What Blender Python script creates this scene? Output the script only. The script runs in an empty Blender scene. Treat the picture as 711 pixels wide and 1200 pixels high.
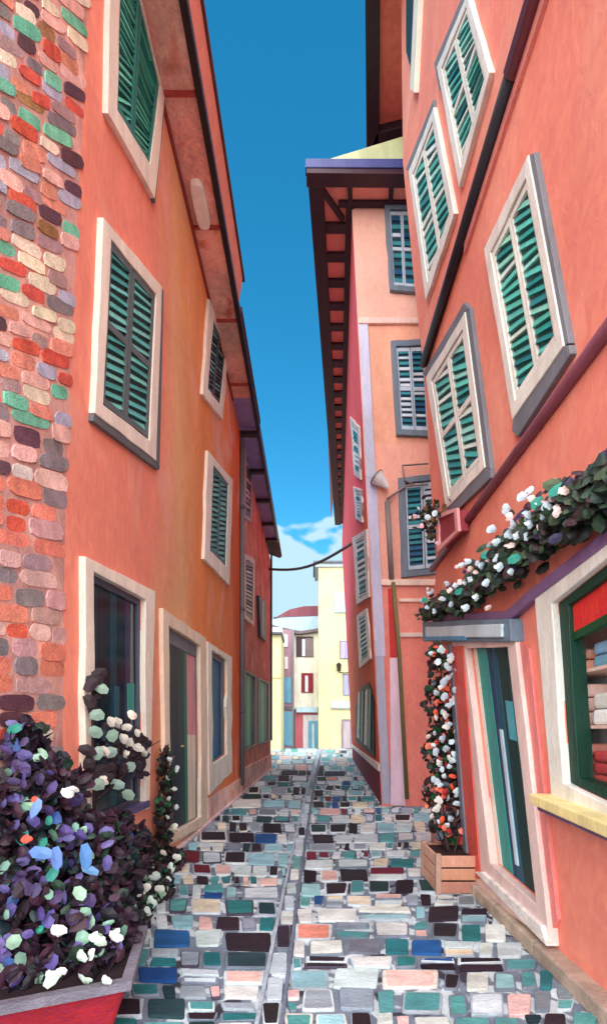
import bpy, bmesh, math, random
from mathutils import Vector, noise
from mathutils.geometry import tessellate_polygon
random.seed(7)
C = bpy.context.scene.collection
S = bpy.context.scene
# ------------------------------------------------------------ camera, sky, sun
F, VX, VY, EYE = 500.0, 365.0, 860.0, 1.5      # focal length and vanishing point on the 711 x 1200 picture
cam = bpy.data.cameras.new('camera'); co = bpy.data.objects.new('camera', cam); C.objects.link(co)
co.location = (0, 0, EYE); co.rotation_euler = (math.pi/2, 0, 0)
cam.sensor_fit = 'HORIZONTAL'; cam.sensor_width = 36; cam.lens = 36*F/711
cam.shift_x = (355.5-VX)/711; cam.shift_y = (VY-600)/711
cam.clip_start = .05; cam.clip_end = 2000
S.camera = co
SUN_EL, SUN_AZ = 34, 174      # degrees; azimuth measured like the sky texture
w = bpy.data.worlds.new('World'); S.world = w; w.use_nodes = True
nt = w.node_tree; nt.nodes.clear()
def N(t, **k):
    n = nt.nodes.new(t)
    for a, b in k.items(): setattr(n, a, b)
    return n
sky = N('ShaderNodeTexSky', sky_type='NISHITA', sun_disc=False)
sky.sun_elevation = math.radians(SUN_EL); sky.sun_rotation = math.radians(SUN_AZ)
sky.ozone_density = 2.5; sky.air_density = 1.0; sky.dust_density = .3
hs = N('ShaderNodeHueSaturation'); hs.inputs['Hue'].default_value = .480; hs.inputs['Saturation'].default_value = 1.37; hs.inputs['Value'].default_value = 1.24
nt.links.new(sky.outputs[0], hs.inputs['Color'])
tc = N('ShaderNodeTexCoord'); sep = N('ShaderNodeSeparateXYZ'); nt.links.new(tc.outputs['Generated'], sep.inputs[0])
mp = N('ShaderNodeMapping'); mp.inputs['Scale'].default_value = (1, 1, 1.7); mp.inputs['Location'].default_value = (1.35, 2.2, .6)
nt.links.new(tc.outputs['Generated'], mp.inputs[0])
nz = N('ShaderNodeTexNoise'); nz.inputs['Scale'].default_value = 7.5; nz.inputs['Detail'].default_value = 3; nz.inputs['Distortion'].default_value = .4
nt.links.new(mp.outputs[0], nz.inputs['Vector'])
def M2(op, a, b):
    m = N('ShaderNodeMath', operation=op)
    for i, v in enumerate((a, b)):
        if isinstance(v, (int, float)): m.inputs[i].default_value = v
        else: nt.links.new(v, m.inputs[i])
    return m.outputs[0]
lo = M2('SUBTRACT', .43, sep.outputs['Z'])
mask = M2('ADD', nz.outputs['Fac'], M2('MULTIPLY', lo, 1.8))
cr = N('ShaderNodeValToRGB'); cr.color_ramp.elements[0].position = .49; cr.color_ramp.elements[1].position = .54
nt.links.new(mask, cr.inputs[0])
mx = N('ShaderNodeMixRGB'); nt.links.new(cr.outputs[0], mx.inputs[0]); nt.links.new(hs.outputs[0], mx.inputs[1])
mx.inputs[2].default_value = (2.7, 4.0, 4.6, 1)
bg = N('ShaderNodeBackground'); bg.inputs['Strength'].default_value = .10
nt.links.new(mx.outputs[0], bg.inputs[0]); ow = N('ShaderNodeOutputWorld'); nt.links.new(bg.outputs[0], ow.inputs[0])
sl = bpy.data.lights.new('sun', 'SUN'); sl.energy = 4.6; sl.angle = math.radians(120); sl.color = (1, .95, .88)
so = bpy.data.objects.new('sun', sl); C.objects.link(so)
e, a = math.radians(SUN_EL), math.radians(SUN_AZ)
so.rotation_euler = Vector((math.sin(a)*math.cos(e), math.cos(a)*math.cos(e), math.sin(e))).to_track_quat('Z', 'Y').to_euler()
S.view_settings.view_transform = 'Standard'; S.view_settings.look = 'None'
S.view_settings.exposure = 1.12; S.view_settings.gamma = 1
S.render.engine = 'CYCLES'
S.cycles.max_bounces = 6

# ------------------------------------------------------------ colour and material
def lin(c):
    return tuple(((v/255)/12.92 if v/255 <= .04045 else ((v/255+.055)/1.055)**2.4) for v in c)
def paint(name, rough=.6, brush=.5, scale=3.0, stretch=(1, 1, .25), mixcol=None, spec=.3, bump=.25, axis=None, blotch=None):
    """hand brushed paint: colour attribute of the mesh, varied by long strokes, with a stroke relief"""
    m = bpy.data.materials.new(name); m.use_nodes = True
    t = m.node_tree; n = t.nodes; L = t.links
    b = n['Principled BSDF']; b.inputs['Roughness'].default_value = rough; b.inputs['Specular IOR Level'].default_value = spec
    at = n.new('ShaderNodeAttribute'); at.attribute_name = 'Col'
    g = n.new('ShaderNodeNewGeometry'); mp = n.new('ShaderNodeMapping'); mp.inputs['Scale'].default_value = stretch
    mp.inputs['Rotation'].default_value = (.35, .2, .1)
    L.new(g.outputs['Position'], mp.inputs[0])
    a = n.new('ShaderNodeTexNoise'); a.inputs['Scale'].default_value = scale; a.inputs['Detail'].default_value = 4; a.inputs['Distortion'].default_value = .6
    c = n.new('ShaderNodeTexNoise'); c.inputs['Scale'].default_value = scale*9; c.inputs['Detail'].default_value = 3; c.inputs['Distortion'].default_value = 1.2
    L.new(mp.outputs[0], a.inputs['Vector']); L.new(mp.outputs[0], c.inputs['Vector'])
    src = at.outputs['Color']
    if axis is not None: src = axis(t, g, src)
    if blotch is not None:
        for col, lo_, hi_, sc in blotch:
            bn = n.new('ShaderNodeTexNoise'); bn.inputs['Scale'].default_value = sc; bn.inputs['Detail'].default_value = 2.5; bn.inputs['Distortion'].default_value = .9
            L.new(mp.outputs[0], bn.inputs['Vector'])
            rr = n.new('ShaderNodeMapRange'); rr.inputs['From Min'].default_value = lo_; rr.inputs['From Max'].default_value = hi_
            L.new(bn.outputs['Fac'], rr.inputs['Value'])
            mi = n.new('ShaderNodeMixRGB'); L.new(rr.outputs[0], mi.inputs[0]); L.new(src, mi.inputs[1]); mi.inputs[2].default_value = (*lin(col), 1)
            src = mi.outputs[0]
    r = n.new('ShaderNodeMapRange'); r.inputs['From Min'].default_value = .3; r.inputs['From Max'].default_value = .7
    r.inputs['To Min'].default_value = 1-.3*brush; r.inputs['To Max'].default_value = 1+.25*brush; L.new(a.outputs['Fac'], r.inputs['Value'])
    r2 = n.new('ShaderNodeMapRange'); r2.inputs['From Min'].default_value = .3; r2.inputs['From Max'].default_value = .7
    r2.inputs['To Min'].default_value = 1-.16*brush; r2.inputs['To Max'].default_value = 1+.16*brush; L.new(c.outputs['Fac'], r2.inputs['Value'])
    mu = n.new('ShaderNodeMath'); mu.operation = 'MULTIPLY'; L.new(r.outputs[0], mu.inputs[0]); L.new(r2.outputs[0], mu.inputs[1])
    h = n.new('ShaderNodeHueSaturation'); L.new(src, h.inputs['Color']); L.new(mu.outputs[0], h.inputs['Value'])
    hr = n.new('ShaderNodeMapRange'); hr.inputs['From Min'].default_value = .3; hr.inputs['From Max'].default_value = .7
    hr.inputs['To Min'].default_value = .5-.012*brush; hr.inputs['To Max'].default_value = .5+.012*brush
    L.new(c.outputs['Fac'], hr.inputs['Value']); L.new(hr.outputs[0], h.inputs['Hue'])
    L.new(h.outputs[0], b.inputs['Base Color'])
    bp = n.new('ShaderNodeBump'); bp.inputs['Strength'].default_value = bump; bp.inputs['Distance'].default_value = .02
    L.new(c.outputs['Fac'], bp.inputs['Height']); L.new(bp.outputs[0], b.inputs['Normal'])
    return m
def facade_axis(t, g, src):
    """salmon plaster turning to orange and ochre along the house, with a ragged brushed edge"""
    n, L = t.nodes, t.links
    sp = n.new('ShaderNodeSeparateXYZ'); L.new(g.outputs['Position'], sp.inputs[0])
    nz = n.new('ShaderNodeTexNoise'); nz.inputs['Scale'].default_value = .9; nz.inputs['Detail'].default_value = 3
    mp = n.new('ShaderNodeMapping'); mp.inputs['Scale'].default_value = (1, 1.4, .45); L.new(g.outputs['Position'], mp.inputs[0]); L.new(mp.outputs[0], nz.inputs['Vector'])
    def stage(src, col, y0, y1, amp):
        m = n.new('ShaderNodeMath'); m.operation = 'MULTIPLY_ADD'; L.new(nz.outputs['Fac'], m.inputs[0]); m.inputs[1].default_value = amp; L.new(sp.outputs['Y'], m.inputs[2])
        r = n.new('ShaderNodeMapRange'); r.inputs['From Min'].default_value = y0+amp/2; r.inputs['From Max'].default_value = y1+amp/2; L.new(m.outputs[0], r.inputs['Value'])
        mi = n.new('ShaderNodeMixRGB'); L.new(r.outputs[0], mi.inputs[0]); L.new(src, mi.inputs[1]); mi.inputs[2].default_value = (*lin(col), 1)
        return mi.outputs[0]
    s = stage(src, (234, 172, 124), 4.7, 5.5, 1.9)
    s = stage(s, (240, 142, 82), 5.6, 6.9, 2.2)
    return stage(s, (236, 116, 74), 8.2, 10.0, 1.2)
MP = paint('brushed_paint')
MT = paint('painted_wood', rough=.45, brush=.5, scale=6)
MM = paint('painted_metal', rough=.35, brush=.4, scale=5, bump=.1)
MST = paint('painted_stone', rough=.75, brush=.9, scale=7, stretch=(.5, 1, 1), bump=.5)
MLEAF = paint('leaf', rough=.5, brush=.5, scale=9, stretch=(1, 1, 1), bump=.1)
MWALL = paint('salmon_plaster', rough=.8, brush=.35, scale=1.1, stretch=(1, 1, .5), axis=facade_axis, blotch=[((240, 166, 146), .52, .72, 1.2)])
MWR = paint('coral_plaster', rough=.8, brush=.35, scale=1.1, stretch=(1, 1, .6), blotch=[((242, 160, 138), .52, .72, 1.0)])
MW2 = paint('patchy_plaster', rough=.85, brush=.9, scale=2.0, stretch=(1, 1, .7), blotch=[((240, 180, 164), .52, .66, 1.5), ((214, 118, 98), .60, .72, 2.2)])
MPE = paint('peach_plaster', rough=.8, brush=.35, scale=1.6, stretch=(1, 1, .5))
MGL = paint('dark_glass', rough=.12, brush=.9, scale=1.6, stretch=(2, 2, .3), spec=.6, bump=.03)

# ------------------------------------------------------------ mesh kit
def jc(c, k=10):
    d = random.uniform(-k, k)
    return tuple(min(255, max(0, v+d+random.uniform(-k, k)*.4)) for v in c)
class G:
    def __init__(s): s.v = []; s.f = []; s.c = []
    def face(s, pts, col):
        i = len(s.v); s.v += [Vector(p) for p in pts]; s.f.append(tuple(range(i, i+len(pts)))); s.c.append(col)
    def solid(s, bot, top, col, side=None, cap=True):
        """closed prism between two loops of the same length"""
        i = len(s.v); n = len(bot); s.v += [Vector(p) for p in bot]+[Vector(p) for p in top]
        s.f.append(tuple(range(i+n, i+2*n))); s.c.append(col)
        if cap: s.f.append(tuple(range(i+n-1, i-1, -1))); s.c.append(side or col)
        for k in range(n):
            j = (k+1) % n; s.f.append((i+k, i+j, i+n+j, i+n+k)); s.c.append(side or col)
    def box(s, a, b, col):
        x0, y0, z0 = a; x1, y1, z1 = b
        s.solid([(x0,y0,z0),(x1,y0,z0),(x1,y1,z0),(x0,y1,z0)], [(x0,y0,z1),(x1,y0,z1),(x1,y1,z1),(x0,y1,z1)], col)
    def tube(s, pts, r, col, n=8):
        pts = [Vector(p) for p in pts]; rs = r if isinstance(r, (list, tuple)) else [r]*len(pts)
        base = len(s.v)
        for k, p in enumerate(pts):
            d = (pts[min(k+1, len(pts)-1)]-pts[max(k-1, 0)]).normalized()
            u = d.orthogonal().normalized() if abs(d.z) > .95 else d.cross(Vector((0,0,1))).normalized()
            w_ = d.cross(u)
            for q in range(n):
                t = 2*math.pi*q/n; s.v.append(p+(u*math.cos(t)+w_*math.sin(t))*rs[k])
        for k in range(len(pts)-1):
            for q in range(n):
                a = base+k*n+q; b = base+k*n+(q+1) % n; s.f.append((a, b, b+n, a+n)); s.c.append(col)
        s.f.append(tuple(range(base+n-1, base-1, -1))); s.c.append(col)
        e = base+(len(pts)-1)*n; s.f.append(tuple(range(e, e+n))); s.c.append(col)
    def leaf(s, p, r, col, nrm=None, asp=1.5):
        nrm = (nrm or Vector((random.gauss(0,1), random.gauss(0,1), random.gauss(0,1)))).normalized()
        u = nrm.cross(Vector((random.gauss(0,1), random.gauss(0,1), random.gauss(0,1)))).normalized(); v = nrm.cross(u)
        i = len(s.v); s.v.append(Vector(p)+nrm*r*.28)
        K = 7
        for q in range(K):
            t = 2*math.pi*q/K; rr = r*random.uniform(.82, 1.12)
            s.v.append(Vector(p)+u*math.cos(t)*rr*asp**.5+v*math.sin(t)*rr/asp**.5)
        for q in range(K): s.f.append((i, i+1+q, i+1+(q+1) % K)); s.c.append(col)
OFF = {}
def tag(o, label=None, cat=None, group=None, kind=None):
    if label: o['label'] = label
    if cat: o['category'] = cat
    if group: o['group'] = group
    if kind: o['kind'] = kind
    return o
def obj(name, g, mat, parent=None, bevel=0, smooth=False, **tags):
    me = bpy.data.meshes.new(name)
    off = OFF.get(parent.name, Vector()) if parent else Vector()
    me.from_pydata([v-off for v in g.v], [], g.f); me.update()
    ca = me.color_attributes.new('Col', 'FLOAT_COLOR', 'CORNER')
    buf = []
    for f, c in zip(g.f, g.c):
        l = (*lin(c), 1.0); buf += list(l)*len(f)
    ca.data.foreach_set('color', buf)
    bm = bmesh.new(); bm.from_mesh(me); bmesh.ops.recalc_face_normals(bm, faces=bm.faces); bm.to_mesh(me); bm.free()
    me.materials.append(mat)
    if smooth: me.polygons.foreach_set('use_smooth', [True]*len(me.polygons))
    o = bpy.data.objects.new(name, me); C.objects.link(o)
    if parent: o.parent = parent; OFF[o.name] = off
    else: OFF[o.name] = Vector()
    if bevel:
        b = o.modifiers.new('bevel', 'BEVEL'); b.width = bevel; b.segments = 2; b.limit_method = 'ANGLE'; b.angle_limit = math.radians(50)
    tag(o, **tags); return o
def thing(name, loc, label, cat, group=None):
    o = bpy.data.objects.new(name, None); C.objects.link(o); o.location = loc; o.empty_display_size = .2
    OFF[o.name] = Vector(loc); return tag(o, label, cat, group)
class Pl:
    def __init__(s, o, n): s.o = Vector(o); s.n = Vector(n).normalized()
    def __call__(s, px, py, off=0):
        d = Vector(((px-VX)/F, 1, -(py-VY)/F)); c = Vector((0, 0, EYE))
        return c+d*((s.o-c).dot(s.n)/d.dot(s.n))+s.n*off
XL, XR = -1.75, 1.6
LW = Pl((XL, 0, 0), (1, 0, 0)); RW = Pl((XR, 0, 0), (-1, 0, 0))
BF = Pl((0, 8.8, 0), (0, -1, 0))
c0, c1, c2 = Vector((1.45, 8.8, 0)), Vector((.83, 8.8, 12.4)), Vector((2.4, 25, 0))
nb = (c1-c0).cross(c2-c0); nb = nb if nb.x < 0 else -nb
BS = Pl(c0, nb)
GR = Pl((0, 0, 0), (0, 0, 1))
def at(px, py, Y): return Vector(((px-VX)/F*Y, Y, EYE-(py-VY)/F*Y))
def Q(q, u, v):
    a = [q[0][k]*(1-u)+q[1][k]*u for k in (0, 1)]; b = [q[3][k]*(1-u)+q[2][k]*u for k in (0, 1)]
    return (a[0]*(1-v)+b[0]*v, a[1]*(1-v)+b[1]*v)
def sub(q, u0, v0, u1, v1): return [Q(q, u0, v0), Q(q, u1, v0), Q(q, u1, v1), Q(q, u0, v1)]
def wob(q, k=5, j=.7):
    """outline of a quad with slightly hand drawn edges"""
    out = []
    for i in range(len(q)):
        a, b = q[i], q[(i+1) % len(q)]
        for t in range(k):
            s = t/k; jj = j*math.sin(math.pi*s) if t else j*.4
            out.append((a[0]+(b[0]-a[0])*s+random.uniform(-jj, jj), a[1]+(b[1]-a[1])*s+random.uniform(-jj, jj)))
    return out
def prism(g, pl, pts, o0, o1, col, side=None): g.solid([pl(x, y, o0) for x, y in pts], [pl(x, y, o1) for x, y in pts], col, side)
def ring(g, pl, outer, inner, o0, o1, col, k=5, j=.7, side=None):
    A, B = wob(outer, k, j), wob(inner, k, j); n = len(A)
    a1 = [pl(x, y, o1) for x, y in A]; b1 = [pl(x, y, o1) for x, y in B]
    a0 = [pl(x, y, o0) for x, y in A]; b0 = [pl(x, y, o0) for x, y in B]
    i = len(g.v); g.v += a0+a1+b1+b0
    for q in range(n):
        r = (q+1) % n
        for s_ in range(3):
            g.f.append((i+s_*n+q, i+s_*n+r, i+(s_+1)*n+r, i+(s_+1)*n+q)); g.c.append(col if s_ == 1 else (side or col))
def skin(g, pl, outline, holes, col, depth=.22, colfn=None):
    """a wall face with real openings and their reveals"""
    loops = [[pl(x, y) for x, y in outline]]+[[pl(x, y) for x, y in h] for h in holes]
    flat = [p for l in loops for p in l]; i = len(g.v); g.v += flat
    for t in tessellate_polygon(loops):
        g.f.append(tuple(i+k for k in t)); g.c.append(col)
    for h in holes:
        for k in range(len(h)):
            a, b = h[k], h[(k+1) % len(h)]
            g.face([pl(*a), pl(*b), pl(*b, -depth), pl(*a, -depth)], col)
def planks(g, pl, q, cols, o0, o1, gap=.006):
    n = sum(c[1] for c in cols); u = 0
    for c, wd in cols:
        u1 = u+wd/n; prism(g, pl, sub(q, u+gap, 0, u1-gap, 1), o0, o1, c); u = u1
TEAL = [(96,186,176), (64,160,154), (120,200,188), (44,124,128), (80,170,160)]
def shutters(parent, pl, outer, inner, frame=(238,222,205), leafc=(96,112,118), back=(22,60,66), slats=TEAL, ns=11, cols=2, rows=2,
             tilt=.05, shade=None, fo=.05, label=None, name='window', stile=.09, lean=None, pane_mat=None, gapf=.62):
    g = G(); ring(g, pl, outer, inner, -.01, fo, frame)
    f = obj(name, G_(g), MT, parent, bevel=.006)
    if label: f['label'] = label
    if shade:
        g = G(); 
        for pts in shade[1]: prism(g, pl, pts, -.01, fo*.8, shade[0])  # grey strips: shade along the frame edges built as solid pieces, lower sills too
        obj('sill_or_shade', g, MP, f, bevel=.006)
    g = G(); prism(g, pl, inner, -.02, .012, back); obj('backing', g, MP, f)
    for ci in range(cols):
        L = sub(inner, ci/cols+.012, .012, (ci+1)/cols-.012, .988)
        g = G(); ring(g, pl, L, sub(L, stile, stile*.45, 1-stile, 1-stile*.45), .008, .038, jc(leafc, 5), k=3, j=.25)
        for r in range(1, rows): prism(g, pl, sub(L, stile, r/rows-.022, 1-stile, r/rows+.022), .008, .037, leafc)
        per = ns//rows
        for r in range(rows):
            for k in range(per):
                v = r/rows+(k+.5+.25)/(per+.5)/rows; h = gapf/(per+.5)/rows*1.05
                a, b = stile+random.uniform(0, .05), 1-stile-random.uniform(0, .05)
                t = tilt*random.uniform(.6, 1.3); c = jc(random.choice(slats), 10); hh = h*random.uniform(.8, 1.1)
                p = [Q(L, a, v+t/2-hh/2), Q(L, b, v-t/2-hh/2), Q(L, b, v-t/2+hh/2), Q(L, a, v+t/2+hh/2)]
                lo = [pl(*p[0], .012), pl(*p[1], .012), pl(*p[2], .012), pl(*p[3], .012)]
                hi = [pl(*p[0], .020), pl(*p[1], .020), pl(*p[2], .036), pl(*p[3], .036)]
                g.solid(lo, hi, c)
        obj('shutter', g, MT, f)
    return f
def G_(g): return g

# ------------------------------------------------------------ ground, street, drain, kerbs
g = G(); g.face([(-500,-60,-.03),(500,-60,-.03),(500,900,-.03),(-500,900,-.03)], (150,150,150))
obj('ground', g, paint('dusty_ground', rough=.9, scale=.4, stretch=(1,1,1), blotch=[((175,165,150), .5, .7, .2)]), kind='structure')
def mortar_axis(t, g_, src): return src
g = G(); g.face([(-1.75,-2,-.004),(1.62,-2,-.004),(1.62,5.6,-.004),(4,5.6,-.004),(4,8.8,-.004),(1.45,8.8,-.004),(3.6,45,-.004),(-3.4,45,-.004),(-1.75,18,-.004)], (120,130,144))
obj('street_bed', g, paint('mortar', rough=.85, scale=5, brush=.8, stretch=(1,1,1), blotch=[((206,216,220), .50, .55, 4.2), ((62,58,70), .60, .64, 3.4)]), kind='structure')
COB = [((204,216,220), 17), ((218,220,214), 9), ((150,196,206), 13), ((84,152,154), 13), ((40,114,120), 10), ((40,28,38), 20), ((30,84,146), 6),
       ((224,182,176), 6), ((228,216,188), 2), ((120,124,134), 5), ((112,34,52), 3), ((228,148,128), 1), ((30,60,66), 5), ((150,160,172), 4)]
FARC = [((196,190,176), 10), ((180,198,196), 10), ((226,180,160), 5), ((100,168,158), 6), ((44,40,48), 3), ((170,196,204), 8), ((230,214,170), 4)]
def pick(p):
    r = random.uniform(0, sum(k for _, k in p))
    for c, k in p:
        r -= k
        if r <= 0: return c
    return p[0][0]
def chan(y):   # centre line of the drain, picture x for picture y
    t = max(0, (y-884)/316); return 374-58*t**.85, 1.5+13*t**.9      # centre, half width
def stone(g, x0, y0, x1, y1, gap, far, pal):
    j = gap*.9
    P = [(x0+gap, y0+gap*.55), (x1-gap, y0+gap*.55), (x1-gap, y1-gap*.55), (x0+gap, y1-gap*.55)]
    P = [(a+random.uniform(-j, j), b+random.uniform(-j, j)*.5) for a, b in P]
    cham = .13; R = []
    for i in range(4):
        a, b, c = P[i-1], P[i], P[(i+1) % 4]
        da = (a[0]-b[0], a[1]-b[1]); dc = (c[0]-b[0], c[1]-b[1])
        la, lc = math.hypot(*da), math.hypot(*dc); m = min(la, lc)*cham
        R.append((b[0]+da[0]/la*m, b[1]+da[1]/la*m)); R.append((b[0]+da[0]/la*m*.25+dc[0]/lc*m*.25, b[1]+da[1]/la*m*.25+dc[1]/lc*m*.25)); R.append((b[0]+dc[0]/lc*m, b[1]+dc[1]/lc*m))
    base = [GR(x, y) for x, y in R]; cx = sum(base, Vector())/len(base); hgt = random.uniform(.008, .016)
    L_ = min((base[0]-base[6]).length, (base[3]-base[9]).length)
    k1, k2 = .975, random.uniform(.80, .90) if random.random() < .6 else .93
    top = [cx+(p-cx)*k1+Vector((0, 0, hgt*.8)) for p in base]; inn = [cx+(p-cx)*k2+Vector((random.uniform(-1,1), random.uniform(-1,1), 0))*L_*.012+Vector((0, 0, hgt)) for p in base]
    col = jc(pick(pal), 9); edge_ = jc(pick([((206,216,220), 9), ((120,130,144), 8), ((168,180,188), 5), ((226,220,208), 3), ((66,62,76), 3)]), 6) if k2 < .92 else col
    base = [p-Vector((0,0,.006)) for p in base]
    i = len(g.v); n = len(base); g.v += base+top+inn
    for s_ in range(2):
        for q in range(n): g.f.append((i+s_*n+q, i+s_*n+(q+1) % n, i+(s_+1)*n+(q+1) % n, i+(s_+1)*n+q)); g.c.append(edge_)
    g.f.append(tuple(range(i+2*n, i+3*n))); g.c.append(col)
def xl(y): return VX-(y-VY)*1.70/EYE if y > 903 else VX-50+max(0, 903-y)*-.1
def xr(y):
    d = y-VY
    if d > 140: return VX+d*1.47/EYE
    if d > 86: return 540
    return 446-(946-y)*.60
g = G(); 
for side in (0, 1):
    y = 1330.0
    while y > 878:
        d = y-VY; h = (3.2+.060*d)*random.uniform(.75, 1.25); y2 = y-h; ym = (y+y2)/2
        cx, hw = chan(ym)
        a, b = (xl(ym), cx-hw-1) if side == 0 else (cx+hw+1, xr(ym))
        x = a-random.uniform(0, .8)*h
        while x < b-2:
            wd = h*random.choice((1.0, 1.5, 2.0, 2.4, 3.2))*random.uniform(.8, 1.2); x1 = min(x+wd, b)
            if b-x1 < h*.6: x1 = b
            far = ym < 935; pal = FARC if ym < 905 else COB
            x0 = max(x, a)
            if x1-x0 > 1.5:
                sk = math.sin(x*.021+y*.013)*h*.12
                gap = .5+.0075*d*random.uniform(.7, 1.3)
                if h > 14 and random.random() < .16:
                    stone(g, x0, y2+sk, x1, ym+sk, gap, far, pal); stone(g, x0, ym+sk, x1, y+sk, gap, far, pal)
                elif random.random() < .12 and x1-x0 > h*1.6:
                    xm = x0+(x1-x0)*random.uniform(.4, .6); stone(g, x0, y2+sk, xm, y+sk, gap, far, pal); stone(g, xm, y2+sk, x1, y+sk, gap, far, pal)
                else: stone(g, x0, y2+sk, x1, y+sk, gap, far, pal)
            x = x1
        y = y2
obj('cobbled_street', g, MST, kind='structure')
g = G(); ys = [1340-12*k for k in range(38)]+[884]
for k in range(len(ys)-1):
    ya, yb = ys[k], ys[k+1]; (ca, ha), (cb, hb) = chan(ya), chan(yb)
    for s_ in (-1, 1):
        ea, eb = .6+.12*ha, .6+.12*hb
        q = [(ca+s_*ha-ea, ya), (ca+s_*ha+ea, ya), (cb+s_*hb+eb, yb), (cb+s_*hb-eb, yb)]
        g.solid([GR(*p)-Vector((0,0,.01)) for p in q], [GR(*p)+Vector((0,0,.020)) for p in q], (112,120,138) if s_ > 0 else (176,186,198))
PALC = [((212,216,214), 10), ((190,206,212), 9), ((150,160,170), 4), ((226,200,190), 1), ((46,36,46), 3), ((110,160,160), 3)]
y = 1330.0
while y > 886:
    h = (4+.075*(y-VY))*random.uniform(.8, 1.5); c_, hw = chan(y-h/2)
    stone(g, c_-hw*.82, y-h, c_+hw*.82, y, .3+.004*(y-VY), False, PALC); y -= h
obj('drain_channel', g, MST, kind='structure')
g = G()     # kerbs against both walls
y0 = .4
while y0 < 17.8:
    l = random.uniform(.5, .9); c = jc((228,196,200) if y0 > 4.5 else (190,170,182), 10)
    g.box((XL-.02, y0+.006, -.01), (XL+.075+random.uniform(-.006,.006), min(y0+l, 17.9)-.006, .05), c); y0 += l
obj('kerb_left', g, MST, bevel=.012, kind='structure')
g = G(); y0 = .4
while y0 < 5.4:
    l = random.uniform(.6, 1.1); g.box((XR-.115, y0+.004, -.01), (XR+.02, min(y0+l, 5.5)-.004, .10), jc((186,164,146), 7)); y0 += l
obj('kerb_right', g, MST, bevel=.014, kind='structure')

# ------------------------------------------------------------ left: stone house
h = thing('stone_house', (-3, 2, 0), 'near left house with a rough wall of many coloured stones', 'house')
bd = lambda y: 103-y*.047 if y < 560 else 76.7-(y-560)*.012
zt = lambda x, Z: VY-(Z-EYE)*(VX-x)/1.75        # picture y of height Z on the left wall
g = G(); out = [(bd(-560), -560), (bd(0), 0), (bd(300), 300), (bd(560), 560), (bd(860), 860), (bd(1115), zt(70, 0)), (-700, zt(-700, 0)), (-700, zt(-700, 8.6)), (bd(-560), zt(129, 8.6))]
out = [(bd(zt(100, 8.6)), zt(100, 8.6)), (bd(0), 0), (bd(300), 300), (bd(560), 560), (bd(860), 860), (bd(1115), zt(70, 0)), (-700, zt(-700, 0)), (-700, zt(-700, 8.6))]
prism(g, LW, out, -4, .0, (200,150,142))
hw_ = obj('wall', g, MW2, h)
SA = [((232,150,128), 17), ((216,92,74), 9), ((118,196,166), 11), ((240,224,196), 10), ((142,130,132), 10), ((96,64,76), 8), ((184,184,204), 8), ((238,186,174), 15), ((164,116,78), 3), ((182,146,146), 12)]
SB = [((234,140,118), 24), ((226,98,76), 9), ((140,128,132), 13), ((216,168,166), 14), ((238,194,182), 12), ((104,70,80), 5), ((226,216,204), 6), ((174,144,146), 10)]
g = G(); r = -420.0
while r < 1090:
    sl_ = max(-.25, .80*(1-r/860)); x = -150+random.uniform(-30, 0); rh = 16.5 if r < 500 else 20
    while x < 108:
        wd = random.uniform(20, 38) if r < 500 else random.uniform(24, 48); yy = r+sl_*(x-50)+random.uniform(-2, 2); xm = x+wd/2
        if xm < bd(yy)-1:
            x1 = min(x+wd-1, bd(yy)+3); hh = rh*random.uniform(.86, 1.2); s2 = sl_*random.uniform(.75, 1.15)
            n = 10; P = []
            for q in range(n):
                t = 2*math.pi*q/n; cx_, sy_ = math.cos(t), math.sin(t)
                ex = (abs(cx_)**.55)*(1 if cx_ > 0 else -1); ey = (abs(sy_)**.55)*(1 if sy_ > 0 else -1)
                dx_ = ex*(x1-x)/2+random.uniform(-1, 1); P.append(((x+x1)/2+dx_, yy+dx_*s2+ey*hh/2+random.uniform(-.8, .8)))
            base = [LW(a, b, -.01) for a, b in P]; cc = sum(base, Vector())/n; dz = random.uniform(.0, .010)
            top = [cc+(p-cc)*.95+Vector((dz+.01, 0, 0)) for p in base]
            g.solid(base, top, jc(pick(SA if yy < 540 else SB), 9), cap=False)
        x += wd
    r += rh
obj('stonework', g, MST, hw_)
# roof of the stone house, above the picture
g = G(); g.solid([(-6,0.6,8.6),(-1.45,0.6,8.6),(-1.45,3.1,8.6),(-6,3.1,8.6)], [(-6,0.6,9.6),(-1.45,.6,8.7),(-1.45,3.1,8.7),(-6,3.1,9.6)], (110,60,50)); obj('roof', g, MST, h)

# ------------------------------------------------------------ left: long plaster house
ph = thing('plaster_house', (-3, 6, 0), 'long left house of salmon plaster turning orange, with cream framed teal shutters', 'house')
ZT = 8.9
def lx(Y): return VX-1.75*F/Y
W1o = [(125,-141), (188,112), (176,232), (120,132)]; W1i = [(136,-98), (183,100), (171,193), (131,128)]
D1o = [(92,652), (177,693), (170,948), (92,975)]; D1i = [(103,670), (165,703), (165,940), (104,966)]
D2o = [(186,713), (238,748), (240,965), (190,990)]; D2i = [(193,733), (231,757), (232,958), (197,979)]
D3o = [(240,752), (269,770), (269,905), (242,932)]; D3i = [(245,762), (263,774), (263,884), (246,897)]
xa, xb = bd(860), 281
out = [(bd(zt(98, ZT)), zt(98, ZT)), (lx(6.5), zt(lx(6.5), ZT)), (xb, zt(xb, ZT)), (xb, zt(xb, 0)), (xa, zt(xa, 0)), (bd(860), 860), (bd(560), 560), (bd(300), 300), (bd(0), 0)]
g = G(); skin(g, LW, out, [D1i, D2i, D3i], (240,144,122), depth=.06); prism(g, LW, out, -5, -.3, (200,100,80))
wl = obj('wall', g, MWALL, ph)
g = G()   # plinth strip
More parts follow.
